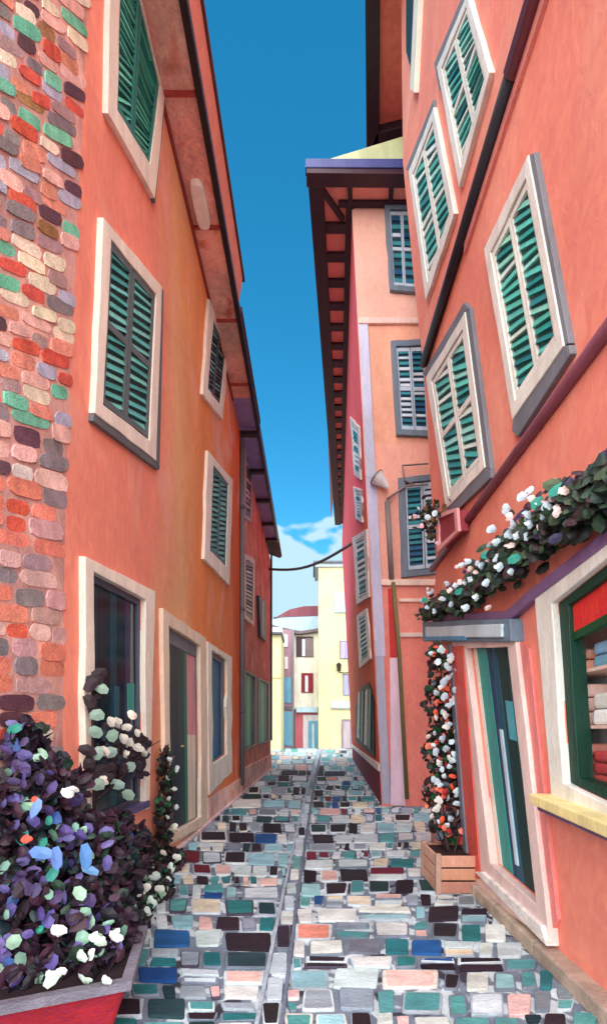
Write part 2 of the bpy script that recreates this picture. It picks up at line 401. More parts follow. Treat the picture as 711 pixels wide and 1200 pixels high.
prism(g, LW, [(242, zt(242, .42)), (xb, zt(xb, .42)), (xb, zt(xb, 0)), (242, zt(242, 0))], .0, .03, (242,198,184))
obj('plinth', g, MW2, ph, bevel=.01)
GY = (104,108,112); CR = (242,230,214)
shutters(ph, LW, W1o, W1i, CR, (44,126,116), (18,78,74), [(84,186,166), (56,152,138), (110,206,184)], ns=20, rows=1, tilt=.10, shade=(GY, [[(188,112),(190,116),(178,238),(176,232)]]), label='topmost cream framed window of the salmon wall, teal shutters')
shutters(ph, LW, [(114,254),(185,336),(178,540),(104,484)], [(124,280),(178,345),(170,516),(114,474)], CR, (92,104,106), (30,70,72), [(96,184,176), (76,160,154), (120,196,188)], ns=16, rows=2, tilt=.045, gapf=.55,
         shade=(GY, [[(185,336),(188,341),(183,550),(178,540)], [(104,484),(178,540),(182,551),(103,493)]]), label='large window in the salmon wall with grey framed teal shutters in four panels')
shutters(ph, LW, [(242,350),(266,402),(258,492),(234,462)], [(247,374),(262,408),(255,474),(240,455)], CR, (70,92,98), (24,24,34), [(110,160,160), (46,84,96), (30,30,40)], ns=14, rows=1, tilt=.05, label='upper window of the orange wall, narrow shutters')
shutters(ph, LW, [(240,528),(270,562),(266,686),(236,655)], [(247,545),(265,567),(262,664),(243,645)], CR, (60,110,108), (24,58,60), [(100,176,166), (72,146,142)], ns=16, rows=1, tilt=.06, label='lower window of the orange wall above the doors')
# ground floor openings
def opening(parent, pl, outer, inner, name, framec, fo=.05, label=None):
    g = G(); ring(g, pl, outer, inner, -.01, fo, framec, k=6, j=.9); f = obj(name, g, MT, parent, bevel=.008)
    if label: f['label'] = label
    return f
f = opening(ph, LW, D1o, D1i, 'shop_window', CR, label='big dark shop window behind the climbing leaves')
g = G(); planks(g, LW, D1i, [((70,66,110),9), ((36,50,62),16), ((26,44,56),20), ((30,72,84),12), ((28,46,60),14), ((62,60,92),8), ((30,34,56),14)], -.05, -.03, .003); obj('pane', g, MGL, f)
g = G(); prism(g, LW, sub(D1i, .80, .42, .92, .56), -.03, -.022, (44,144,132)); prism(g, LW, sub(D1i, .55, .44, .64, .90), -.03, -.022, (30,78,96)); prism(g, LW, sub(D1i, .1, .55, .16, .97), -.03, -.022, (82,80,128)); obj('curtain_strip', g, MT, f)
g = G(); ring(g, LW, D1i, sub(D1i, .06, .03, .95, .975), -.03, -.005, (74,78,96)); obj('sash', g, MT, f, bevel=.005)
g = G(); prism(g, LW, [(100,966), (168,938), (168,946), (100,976)], -.15, .07, (92,84,128)); obj('sill_or_shade', g, MT, f, bevel=.008)
f = opening(ph, LW, D2o, D2i, 'doorway', (238,214,190), label='tall doorway with dark door standing open')
g = G(); planks(g, LW, sub(D2i, 0, 0, .70, 1), [((60,62,94),10), ((22,50,60),16), ((26,38,66),14), ((20,60,60),16), ((26,112,98),8)], -.04, -.012, .004); d = obj('door', g, MT, f, bevel=.004)
g = G(); p = LW(*Q(D2i, .5, .58), -.03); g.tube([p, p+Vector((.05,0,0)), p+Vector((.05,-.10,0))], .012, (190,170,120)); obj('handle', g, MM, d, smooth=True)
g = G(); prism(g, LW, sub(D2i, .70, 0, 1, .52), -.05, -.02, (222,150,152)); prism(g, LW, sub(D2i, .70, .52, 1, 1), -.05, -.02, (232,216,190)); obj('side_panel', g, MT, f)
g = G(); ring(g, LW, D2i, sub(D2i, .07, .07, .96, .995), -.03, -.005, (104,110,124)); obj('door_frame', g, MT, f, bevel=.005)
g = G(); prism(g, LW, [(194,978), (238,956), (238,968), (194,992)], -.22, .04, (222,206,190)); obj('threshold', g, MST, f, bevel=.01)
f = opening(ph, LW, D3o, D3i, 'doorway', CR, label='narrow doorway with blue and green door, furthest of the three openings')
g = G(); planks(g, LW, D3i, [((40,90,96),10), ((30,130,118),14), ((26,100,150),16), ((22,80,126),10), ((70,84,100),9)], -.05, -.03, .006); obj('door', g, MT, f, bevel=.004)
g = G(); ring(g, LW, D3i, sub(D3i, .16, .05, .86, .985), -.03, -.005, GY); obj('door_frame', g, MT, f, bevel=.005)
# soffit, eaves, attic band, roofs
def run(y0, y1, prof, cols, g, seg=1.0, jit=.0):
    """extrude a closed x,z profile along y"""
    n = max(1, int((y1-y0)/seg)); s0 = y0
    for k in range(n):
        s1 = y0+(y1-y0)*(k+1)/n
        g.solid([(x, s0, z) for x, z in prof], [(x, s1, z) for x, z in prof], jc(cols, jit)); s0 = s1
g = G(); YE = 7.55
run(2.9, 9.4, [(-1.76, 8.90), (-1.76, 8.98), (-1.33, 8.98), (-1.33, 8.90)], (246,176,158), g, 1.6, 7)
sf = obj('soffit', g, MW2, ph)
g = G()
for yy in (3.6, 4.9, 6.2, 7.6, 9.0): g.box((-1.74, yy, 8.865), (-1.34, yy+.035, 8.9), (176,70,62))
g.box((-1.75, 2.9, 8.84), (-1.715, 9.4, 8.9), (150,62,58)); obj('soffit_batten', g, MT, sf)
g = G(); cxy = LW(232,246); 
P = [(math.copysign(abs(math.cos(t))**.5, math.cos(t)), math.copysign(abs(math.sin(t))**.5, math.sin(t))) for t in [2*math.pi*k/16 for k in range(16)]]
Yv = 5.95; g.solid([(-1.55+.10*a, Yv+.28*b, 8.90) for a, b in P], [(-1.55+.09*a, Yv+.26*b, 8.83) for a, b in P], (250,236,226)); obj('vent_box', g, MM, ph, bevel=.01)
g = G(); run(2.9, 10.35, [(-1.335, 8.86), (-1.335, 9.02), (-1.26, 9.04), (-1.25, 8.86)], (42,30,34), g, 1.2, 3); obj('gutter', g, MM, ph, bevel=.012)
g = G(); run(2.9, YE, [(-1.9, 9.0), (-1.9, 9.56), (-1.222, 9.56), (-1.30, 9.0)], (234,146,130), g, 5, 3); obj('attic_band', g, MWR, ph)
g = G(); run(2.9, YE+.06, [(-6, 11.4), (-6, 11.5), (-1.19, 9.64), (-1.19, 9.56), (-1.3, 9.565)], (98,64,58), g, .7, 5); obj('roof', g, MST, ph)
g = G(); run(YE+.06, 10.35, [(-6, 10.7), (-6, 10.8), (-1.24, 9.12), (-1.24, 9.02), (-1.3, 9.0)], (84,50,46), g, .7, 5); obj('lower_roof', g, MST, ph)
g = G(); run(9.4, 10.3, [(-1.76, 8.90), (-1.76, 8.98), (-1.33, 8.98), (-1.33, 8.90)], (160,140,196), g, 2, 3); obj('soffit_panel', g, MT, ph)
g = G(); Yp = 10.42; g.tube([(-1.69, Yp, 8.7), (-1.69, Yp, .25)], .055, (110,112,120), 10)
for z in (2, 4.5, 7): g.tube([(-1.69, Yp, z), (-1.69, Yp, z+.08)], .068, (90,92,100), 10)
obj('downpipe', g, MM, ph, smooth=True)

# ------------------------------------------------------------ left: rose house further down
rh_ = thing('rose_house', (-3, 14, 0), 'patchy rose plaster house past the grey downpipe with green ground floor doors', 'house')
xb2 = 317.0; G1 = [(286,790),(298,794),(298,868),(287,870)]; G2 = [(305,796),(317,799),(316,869),(305,868)]
G1 = [(286,788),(297,794),(297,872),(286,878)]; G2 = [(303,797),(313,802),(313,868),(303,871)]
out = [(xb+.2, zt(xb+.2, ZT)), (xb2, zt(xb2, ZT)), (xb2, zt(xb2, 0)), (xb+.2, zt(xb+.2, 0))]
g = G(); skin(g, LW, out, [G1, G2], (224,150,132), depth=.03); prism(g, LW, out, -5, -.3, (190,110,90)); obj('wall', g, MW2, rh_)
WS = [(214,206,204), (176,176,184), (90,96,110)]
shutters(rh_, LW, [(285,512),(295,533),(293,613),(284,606)], [(287,520),(294,536),(292,608),(286,602)], (186,182,184), (120,118,128), (46,42,58), WS, ns=12, cols=1, rows=1, tilt=.02, label='upper grey slatted window of the rose wall', fo=.04)
shutters(rh_, LW, [(283.5,648),(297,655),(296,734),(284,724)], [(286,655),(295.5,660),(295,728),(286,720)], (228,206,196), (120,118,128), (34,30,42), WS, ns=14, cols=1, rows=1, tilt=.02, label='lower slatted window of the rose wall above the green doors', fo=.04)
g = G(); prism(g, LW, [(300,698),(309,706),(309,752),(302,746)], 0, .10, (52,48,62)); prism(g, LW, [(303,704),(305,706),(305,746),(303,744)], .10, .12, (150,150,180)); obj('open_shutter', g, MT, rh_, bevel=.004)
for q in (G1, G2):
    g = G(); ring(g, LW, sub(q, -.2, -.03, 1.2, 1.02), q, -.01, .05, (104,98,104), k=3, j=.3); f = obj('door_frame', g, MT, rh_, bevel=.004)
    g = G(); planks(g, LW, q, [((26,150,118),8), ((50,200,156),8), ((14,92,78),8)], -.03, .0, .02); obj('door', g, MT, f)
g = G(); prism(g, LW, [(282, zt(282, .62)), (xb2, zt(xb2, .62)), (xb2, zt(xb2, 0)), (282, zt(282, 0))], 0, .04, (244,206,194)); obj('plinth', g, MW2, rh_, bevel=.01)
g = G(); run(10.36, 16.2, [(-1.76, 8.90), (-1.76, 8.98), (-1.34, 8.98), (-1.34, 8.90)], (164,142,200), g, 1.9, 10); sf = obj('soffit', g, MT, rh_)
for yy in (10.4, 11.9, 13.4, 14.9, 16.1):
    g = G(); g.box((-1.76, yy, 8.80), (-1.30, yy+.12, 8.9), (58,34,40)); obj('eave_beam', g, MT, rh_, bevel=.01)
g = G(); run(10.36, 16.4, [(-1.345, 8.84), (-1.345, 9.04), (-1.27, 9.06), (-1.26, 8.84)], (62,36,40), g, 1.2, 3); obj('gutter', g, MM, rh_, bevel=.012)
g = G(); run(10.36, 18.2, [(-6, 10.7), (-6, 10.8), (-1.27, 9.14), (-1.27, 9.06), (-1.36, 8.99)], (84,50,46), g, .7, 5); obj('roof', g, MST, rh_)
g = G(); g.tube([LW(xb2-.5, 640, .05), LW(xb2-.5, 868, .05)], .04, (60,52,58), 8); obj('downpipe', g, MM, rh_, smooth=True)

# ------------------------------------------------------------ right: coral house
pk = thing('coral_house', (3, 4, 0), 'near right coral plaster house with mullioned teal shutters, open door and shop window', 'house')
zr = lambda x, Z: VY-(Z-EYE)*(x-VX)/XR
ZR = 14.8
edge = [(470, zr(470, ZR)), (471,100), (472,190), (485,330), (497,440), (505,575), (511,660), (507,730), (506,900), (506, zr(506, 0))]
SWo = [(632,697), (800,548), (800,1000), (652,932)]; SWi = [(653,707), (786,602), (786,975), (667,918)]
DRo = [(535,752), (612,742), (655,1108), (560,1036)]; DRi = [(552,760), (603,758), (638,1060), (582,1012)]
out = edge+[(2200, zr(2200, 0)), (2200, zr(2200, ZR))]
g = G(); skin(g, RW, out, [SWi, DRi], (238,140,120), depth=.09); prism(g, RW, out, -5, -.42, (200,100,84))
obj('wall', g, MWR, pk)
CW = (238,232,220); SG = (120,122,128)
def rshut(q, label, ns, tilt, shade, mar=.10, **k):
    inner = sub(q, mar, mar*.7, 1-mar, 1-mar*.7)
    return shutters(pk, RW, q, inner, CW, CW, (30,104,104), [(92,190,174), (60,160,150), (36,124,124), (216,226,214), (140,206,190), (84,176,160)], ns=ns, tilt=tilt, label=label, shade=(SG, shade), stile=.08, **k)
rshut([(516,78),(553,-8),(580,84),(543,219)], 'uppermost shuttered window of the coral wall, right of the slim one', 12, -.09, [[(512,74),(551,-18),(553,-8),(516,78)], [(512,74),(516,78),(522,108),(518,104)]], rows=2)
rshut([(482,201),(512,125),(537,250),(503,352)], 'leftmost shuttered window of the coral wall near its far corner', 12, -.09, [[(478,198),(511,116),(512,125),(482,201)]], rows=1)
rshut([(573,292),(626,181),(669,405),(607,492)], 'largest shuttered window of the coral wall with four leaf panels', 16, -.09, [[(626,181),(632,178),(674,402),(669,405)], [(607,492),(669,405),(674,404),(676,414),(612,512),(605,505)]], rows=1)
rshut([(503,442),(550,365),(574,548),(527,597)], 'lowest shuttered window of the coral wall above the flower box', 14, -.09, [[(550,365),(555,362),(580,550),(574,548)], [(527,597),(574,548),(580,550),(580,560),(532,605)], [(498,438),(548,354),(555,362),(550,365),(503,442)]], rows=2)
g = G()
p0, p1, p2, p3 = [RW(x, y) for x, y in [(489,-60),(499,-60),(490,108),(481,70)]]
prism(g, RW, [(479,-70),(495,-70),(489,84),(483,74),(479,60)], 0, .05, (24,60,58)); prism(g, RW, [(494,-70),(500,-70),(491,108),(486,104)], 0, .08, (236,224,206))
obj('open_shutter', g, MT, pk, bevel=.006, label='open dark green shutter at the top of the coral wall')
# mouldings
g = G(); g.tube([(XR-.05, .5, 6.62), (XR-.05, 3.3, 6.62)], .07, (128,72,88), 8); g.tube([(XR-.05, 3.3, 6.62), (XR-.05, 5.9, 6.62)], .06, (44,44,52), 8)
mo = obj('string_course', g, MM, pk, smooth=True)
g = G(); g.box((XR-.03, .5, 6.46), (XR, 4.4, 6.56), (232,150,140)); obj('moulding_highlight', g, MP, mo)  # pink strip is the painted highlight along the string course
g = G(); g.tube([(XR-.02, .5, 3.66), (XR-.02, 5.6, 3.66)], .045, (138,78,92), 8); obj('string_course', g, MM, pk, smooth=True)
g = G(); prism(g, RW, [(507, zr(507, .62)), (549, zr(549, .62)), (549, zr(549, 0)), (507, zr(507, 0))], 0, .03, (206,140,128)); obj('plinth', g, MW2, pk, bevel=.01)
# eave of the coral house
g = G(); P = [(1.62, 1), (.35, 1), (.80, 5.7), (1.05, 7.73), (1.33, 9.62), (2.4, 9.45), (2.4, 7.5), (1.62, 7.5)]
g.solid([(x, y, 14.8) for x, y in P], [(x, y, 14.9) for x, y in P], (255,134,118)); sf = obj('soffit', g, MT, pk)
g = G(); P = [(.25, 1), (.72, 5.7), (.97, 7.73), (1.24, 9.66), (1.52, 9.62), (1.24, 7.73), (.98, 5.7), (.5, 1)]
g.solid([(x, y, 14.62) for x, y in P], [(x, y, 15.1) for x, y in P], (48,32,44)); obj('fascia', g, MT, sf, bevel=.02)
g = G(); P = [(1.4, 9.32), (2.6, 9.1), (2.6, 9.5), (1.3, 9.72)]; g.solid([(x, y, 14.62) for x, y in P], [(x, y, 15.1) for x, y in P], (48,32,44)); obj('verge_beam', g, MT, sf, bevel=.02)
g = G(); g.solid([(.25, 1, 15.1), (1.24, 9.7, 15.1), (7, 9.7, 15.1), (7, 1, 15.1)], [(.25, 1, 15.2), (1.24, 9.7, 15.2), (7, 9.7, 17.4), (7, 1, 17.4)], (120,66,56)); obj('roof', g, MST, pk)
# doorway
f = opening(pk, RW, DRo, DRi, 'doorway', (234,204,196), fo=.06, label='right hand doorway under the pale blue lintel')
g = G(); prism(g, RW, wob([(503,729),(612,725),(614,752),(504,752)], 5, .8), -.01, .10, (112,132,150)); prism(g, RW, wob([(509,735),(606,731),(606,747),(509,748)], 5, .6), .10, .125, (204,220,228)); prism(g, RW, [(509,746),(560,745),(560,751),(509,751)], .10, .13, (84,140,178)); obj('lintel', g, MT, f, bevel=.008)
g = G(); prism(g, RW, [(536,758),(550,757),(572,1030),(560,1030)], .06, .075, (214,88,78)); prism(g, RW, [(533,756),(537,756),(560,1034),(556,1034)], .05, .09, (110,112,126)); obj('jamb', g, MT, f, bevel=.004)
g = G(); planks(g, RW, DRi, [((236,226,210),8), ((44,150,142),22), ((20,60,96),10), ((20,84,104),12), ((20,56,54),22), ((18,80,76),12), ((104,110,118),13)], -.05, -.015, .004); d = obj('door', g, MT, f, bevel=.005)
g = G(); prism(g, RW, sub(DRi, .62, .22, .76, .38), -.015, -.005, (86,172,186)); prism(g, RW, sub(DRi, .42, .35, .47, .93), -.015, .0, (196,214,226)); obj('door_pane', g, MT, d)
g = G(); prism(g, RW, [(612,752),(624,760),(658,1078),(652,1090)], .0, .03, (226,130,124)); obj('jamb', g, MT, f, bevel=.004)
g = G(); prism(g, RW, [(566,1022),(576,1022),(650,1086),(656,1110)], .0, .09, (238,226,220)); obj('threshold', g, MST, f, bevel=.01)
# shop window
f = opening(pk, RW, SWo, SWi, 'shop_window', (238,234,224), fo=.04, label='white framed shop window of the coral house')
g = G(); ring(g, RW, SWi, sub(SWi, .08, .05, .95, .95), -.10, -.005, (14,58,44)); prism(g, RW, sub(SWi, .055, .19, .95, .235), -.06, -.025, (24,74,42)); prism(g, RW, sub(SWi, .05, .03, .955, .192), -.06, -.035, (222,54,50)); obj('sash', g, MT, f, bevel=.006)
g = G(); prism(g, RW, [(648,930),(800,984),(800,1004),(648,942)], .0, .16, (236,214,150)); prism(g, RW, [(650,943),(800,1004),(800,1012),(650,950)], .0, .12, (110,84,124)); obj('sill_or_shade', g, MT, f, bevel=.01)
X0, X1 = XR+.092, XR+.36
g = G()
g.box((X1, .9, .95), (X1+.03, 3.4, 2.9), (206,214,222)); g.box((X0, 3.37, .95), (X1, 3.4, 2.9), (236,190,178)); g.box((X0, .9, .92), (X1, 3.4, .95), (70,130,160)); g.box((X0, .9, 2.9), (X1, 3.4, 2.93), (240,230,220))
obj('display_case', g, MP, f)
ZS = [1.18, 1.55, 1.90]
for z in ZS:
    g = G(); g.box((X0+.01, 1.2, z-.02), (X1, 3.36, z), (244,206,190)); obj('display_shelf', g, MT, f)
def pane_mat():
    m = bpy.data.materials.new('clear_glass'); m.use_nodes = True; t = m.node_tree; t.nodes.clear()
    o = t.nodes.new('ShaderNodeOutputMaterial'); mi = t.nodes.new('ShaderNodeMixShader'); a = t.nodes.new('ShaderNodeBsdfTransparent'); b = t.nodes.new('ShaderNodeBsdfGlossy'); b.inputs['Roughness'].default_value = .05
    fr = t.nodes.new('ShaderNodeValue'); fr.outputs[0].default_value = .07
    t.links.new(fr.outputs[0], mi.inputs[0]); t.links.new(a.outputs[0], mi.inputs[1]); t.links.new(b.outputs[0], mi.inputs[2]); t.links.new(mi.outputs[0], o.inputs[0]); return m
g = G(); g.face([RW(*p, -.045) for p in sub(SWi, .055, .235, .95, .96)], (255,255,255)); obj('pane', g, pane_mat(), f)
for z, items in ((ZS[0], [((60,140,176), .16, 'folded blue cloth on the lowest display shelf', 2), ((244,160,140), .26, 'tall salmon cloth stack on the lowest display shelf', 3), ((190,60,60), .22, 'dark red cloth stack on the lowest display shelf', 3)]),
                 (ZS[1], [((244,170,156), .16, 'low salmon cloth stack on the middle display shelf', 2), ((250,206,196), .27, 'pale pink cloth stack on the middle display shelf', 3), ((236,236,230), .2, 'white cloth stack on the middle display shelf', 2)]),
                 (ZS[2], [((130,204,176), .15, 'mint green cloth stack on the top display shelf', 2), ((248,170,150), .14, 'coral cloth stack on the top display shelf', 2), ((130,180,214), .16, 'pale blue cloth stack on the top display shelf', 2)])):
    y0 = 3.28
    for c, hgt, lab, nl in items:
        g = G()
        for q in range(nl):
            a = .010*random.random(); h1 = hgt/nl
            g.box((X0+.03+a, y0-.29+a, z+.002+q*h1), (X1-.04-a, y0-.02-a, z+q*h1+h1-.004), jc(c, 12))
        obj('folded_cloth', g, MP, None, bevel=.02, label=lab, cat='cloth', group='folded cloths in the shop window'); y0 -= .31

# ------------------------------------------------------------ right: corner house with the open eaves
ch = thing('corner_house', (2.5, 12, 0), 'tall corner house, peach end wall and red side under deep dark rafters', 'house')
g = G(); R_ = 640
yT = VY-(12.4-EYE)*F/8.8
cor = lambda y: 447+(y-945)*(447-412)/(945-240)
def band(y0, y1, col): g.face([BF(cor(y0), y0), BF(R_, y0), BF(R_, y1), BF(cor(y1), y1)], col)
yG = VY+EYE*F/8.8
for a_, b_, c_ in ((yT, 378, (238,178,160)), (378, 520, (240,168,140)), (520, 683, (244,170,150)), (683, 745, (236,142,126)), (745, yG, (234,132,118))): band(a_, b_, c_)
# red side: upper, middle, plum base as real paint bands
def sp(Y, Z): return Vector((c0.x+(Y-8.8)*(c2.x-c0.x)/(25-8.8)+(c1.x-c0.x)/12.4*Z, Y, Z))
YF = 25
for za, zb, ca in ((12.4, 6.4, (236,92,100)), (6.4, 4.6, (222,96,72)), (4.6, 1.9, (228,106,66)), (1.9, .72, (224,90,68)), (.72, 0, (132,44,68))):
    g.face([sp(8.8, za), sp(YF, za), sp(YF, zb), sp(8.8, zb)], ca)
g.face([sp(YF, 0), (6, YF, 0), (6, YF, 12.4), sp(YF, 12.4)], (200,90,80)); g.face([sp(8.8, 12.4), (6, 8.8, 12.4), (6, YF, 12.4), sp(YF, 12.4)], (200,90,80))
g.face([(6,8.8,0),(6,YF,0),(6,YF,12.4),(6,8.8,12.4)], (200,90,80))
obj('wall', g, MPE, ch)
g = G(); LV = (198,190,216)
def strip(pts, wd, col, o=.03): 
    for (xa_, ya_), (xb_, yb_) in zip(pts, pts[1:]): prism(g, BF, [(xa_, ya_), (xa_+wd, ya_), (xb_+wd, yb_), (xb_, yb_)], 0, o, col)
strip([(cor(378)+1, 378), (cor(560)+1, 560)], 11, (204,200,222)); strip([(cor(560)+1, 560), (cor(770)+1, 770)], 12, LV); strip([(cor(770)+1, 770), (cor(940)+1, 942)], 10, (176,172,192))
obj('corner_trim', g, MP, ch, bevel=.01)
for pts, o_, c_ in (([(cor(378)+1,374),(520,374),(520,381),(cor(378)+1,381)], .05, (240,196,184)), ([(cor(680)+12,680),(530,680),(530,687),(cor(680)+12,687)], .06, (242,206,190)), ([(467,702),(530,702),(530,706),(467,706)], .04, (242,206,190)), ([(468,742),(530,742),(530,747),(468,747)], .04, (232,200,190))):
    g = G(); prism(g, BF, pts, 0, o_, c_); obj('string_course', g, MP, ch, bevel=.01)
g = G(); prism(g, BF, [(454,690),(463,690),(465,770),(457,770)], 0, .02, (206,50,52)); prism(g, BF, [(456,772),(470,772),(474,944),(457,944)], 0, .06, (224,190,206)); obj('pilaster', g, MP, ch, bevel=.008)
g = G(); g.tube([BF(453,590,.06), BF(458,680,.06)], .055, (132,116,116)); g.tube([BF(460,684,.06), BF(467,770,.06), BF(476,936,.06)], .045, (112,102,62)); obj('downpipe', g, MM, ch, smooth=True)
GRY = (112,122,136)
for q, lab, ns in (([(450,243),(488,243),(490,346),(456,343)], 'highest shuttered window of the peach end wall', 9), ([(457,402),(500,400),(506,514),(464,512)], 'middle shuttered window of the peach end wall', 14), ([(466,562),(520,556),(524,672),(470,678)], 'lowest shuttered window of the peach end wall', 14)):
    inner = sub(q, .14, .06, .9, .94)
    shutters(ch, BF, q, inner, GRY, (190,200,214), (24,60,78), [(40,112,130), (60,140,150), (206,212,222), (30,84,120)], ns=ns, cols=2, rows=2, tilt=0, label=lab, fo=.07, stile=.10, gapf=.6)
# side windows
for q, lab in (([(411,488),(422,500),(424,562),(416,556)], 'highest slatted window of the red side wall'), ([(415,570),(425,574),(426,612),(418,608)], 'small slatted window of the red side wall'),
               ([(414,630),(431,620),(434,700),(419,708)], 'long slatted window of the red side wall'), ([(419,722),(431,713),(436,772),(422,783)], 'lower slatted window of the red side wall')):
    shutters(ch, BS, q, sub(q, .16, .07, .84, .93), (220,206,198), (206,208,210), (52,100,104), [(214,212,208), (180,196,196), (40,116,116)], ns=9, cols=1, rows=1, tilt=0, label=lab, fo=.04, stile=.06, gapf=.5)
q = [(424,806),(433,800),(439,822),(440,888),(417,868),(418,828)]
g = G(); prism(g, BS, q, 0, .03, (34,30,38)); f = obj('arched_window', g, MP, ch, label='dark arched window low on the red side wall')
g = G()
for k, (xa_, wd, c) in enumerate(((420,2.4,(214,220,222)), (424.5,2.6,(36,90,88)), (429,2.4,(224,220,214)), (433.5,3,(50,84,84)))): prism(g, BS, [(xa_+1.5,812-k),(xa_+wd+1,810-k),(xa_+wd,866+k*4),(xa_-.5,864+k*4)], .03, .06, c)
obj('slat', g, MT, f)
g = G(); a_, b_ = sp(8.8, .72), sp(YF, .72); n_ = BS.n; g.solid([a_, b_, b_+Vector((0,0,.16)), a_+Vector((0,0,.16))], [p+n_*.04 for p in (a_, b_, b_+Vector((0,0,.16)), a_+Vector((0,0,.16)))], (240,222,216)); obj('base_trim', g, MP, ch, bevel=.01)
# eaves
ZE = 12.4; DK = (64,38,48)
def eo(Y): return Vector((-.05+(Y-8.26)*(1.23+.05)/(22-8.26), Y, ZE))
def ei(Y): return sp(Y, ZE)
g = G(); o1_, i1_ = eo(8.26), ei(8.26)
g.solid([eo(8.26), eo(22), (ei(22).x, 22, ZE), (ei(8.8).x, 8.8, ZE), (3, 8.8, ZE), (3, 8.26, ZE)], [p+Vector((0,0,.05)) for p in (eo(8.26), eo(22), Vector((ei(22).x, 22, ZE)), Vector((ei(8.8).x, 8.8, ZE)), Vector((3, 8.8, ZE)), Vector((3, 8.26, ZE)))], (255,160,146))
sf = obj('soffit', g, MWR, ch)
g = G()
def beam(a, b, wd, col=DK, z0=-.16, z1=-.002):
    z0 *= .45
    a, b = Vector(a), Vector(b); d = (b-a).normalized(); s_ = Vector((-d.y, d.x, 0))*wd/2
    P = [a-s_, b-s_, b+s_, a+s_]; g.solid([p+Vector((0,0,z0)) for p in P], [p+Vector((0,0,z1)) for p in P], jc(col, 5))
for k_, (pa, pb, wd_, zz) in enumerate(((eo(8.26)+Vector((.12,0,0)), eo(22.1)+Vector((.12,0,0)), .30, -.20), ((-.1, 8.32, ZE), (3, 8.34, ZE), .22, -.22),
    (ei(8.7)+Vector((-.04,0,0)), ei(22)+Vector((-.06,0,0)), .17, -.17), ((.55, 8.74, ZE), (3, 8.74, ZE), .10, -.14))):
    g = G(); beam(pa, pb, wd_, DK, zz); obj('eave_beam', g, MT, sf, bevel=.01)
Y = 9.15
while Y < 22:
    g = G(); a_, b_ = eo(Y), ei(Y); beam((a_.x, Y, ZE), (b_.x-.02, Y, ZE), .21 if Y > 12 else .17, (58,34,48), -.16, -.003); obj('rafter', g, MT, sf); Y += .56
for xx in (.80, 1.62, 2.4):
    g = G(); beam((xx-.06, 8.3, ZE), (xx, 8.78, ZE), .09, DK, -.15, -.003); obj('rafter', g, MT, sf)
g = G(); beam((.02, 8.3, ZE), (.66, 9.0, ZE), .09, DK, -.17, -.003); obj('corner_strut', g, MT, sf)
g = G(); g.solid([(-.12, 8.2, ZE+.0), (3, 8.2, ZE+.0), (3, 8.34, ZE+.0), (-.12, 8.34, ZE+.0)], [(-.12, 8.2, ZE+.17), (3, 8.2, ZE+.17), (3, 8.34, ZE+.17), (-.12, 8.34, ZE+.17)], (78,82,140)); obj('fascia', g, MT, sf, bevel=.01)
g = G(); t1, t2 = at(372, 190, 8.36), at(432, 173, 8.95); t3 = at(600, 120, 8.95); t4 = at(600, 190, 8.36)
tb = Vector((1.4, 20, t2.z+2)); 
g.face([t1, t4, t3, t2], (196,198,150)); g.face([t1, t2, tb, Vector((1.0, 22, ZE+.2))], (150,80,70)); g.face([t2, t3, Vector((6,20,t2.z+2)), tb], (150,80,70)); obj('roof', g, MP, ch)

# lantern on its bracket
la = thing('wall_lantern', tuple(BF(447, 558)), 'grey bracket lantern on the peach end wall, left of the shuttered windows', 'lamp')
g = G(); g.tube([BF(500,547,.1), BF(470,549,.1)], .018, (140,118,112)); g.tube([BF(470,549,.1), BF(473,566,.1), BF(484,572,.1)], .02, (140,118,112)); g.tube([BF(500,571,.1), BF(474,573,.1), BF(452,588,.1)], .02, (140,118,112)); g.tube([BF(475,572,.1), BF(452,590,.1)], .015, (130,112,108)); obj('bracket', g, MM, la, smooth=True)
g = G(); c_ = BF(446, 562, .12); A = BF(441,552,.12); u_ = (BF(452,586,.12)-A).normalized()
p0 = BF(442,553,.2); n = 10
def cone(g, a, b, ra, rb, col):
    a, b = Vector(a), Vector(b); d = (b-a).normalized(); u = d.orthogonal().normalized(); w_ = d.cross(u)
    g.solid([a+(u*math.cos(t)+w_*math.sin(t))*ra for t in [2*math.pi*k/12 for k in range(12)]], [b+(u*math.cos(t)+w_*math.sin(t))*rb for t in [2*math.pi*k/12 for k in range(12)]], col)
cone(g, BF(440,564,.14), BF(453,576,.14), .15, .03, (236,230,232)); obj('shade', g, MM, la)
g = G(); cone(g, BF(439,563,.14), BF(440,564,.14), .16, .16, (140,118,112)); obj('shade_rim', g, MM, la)

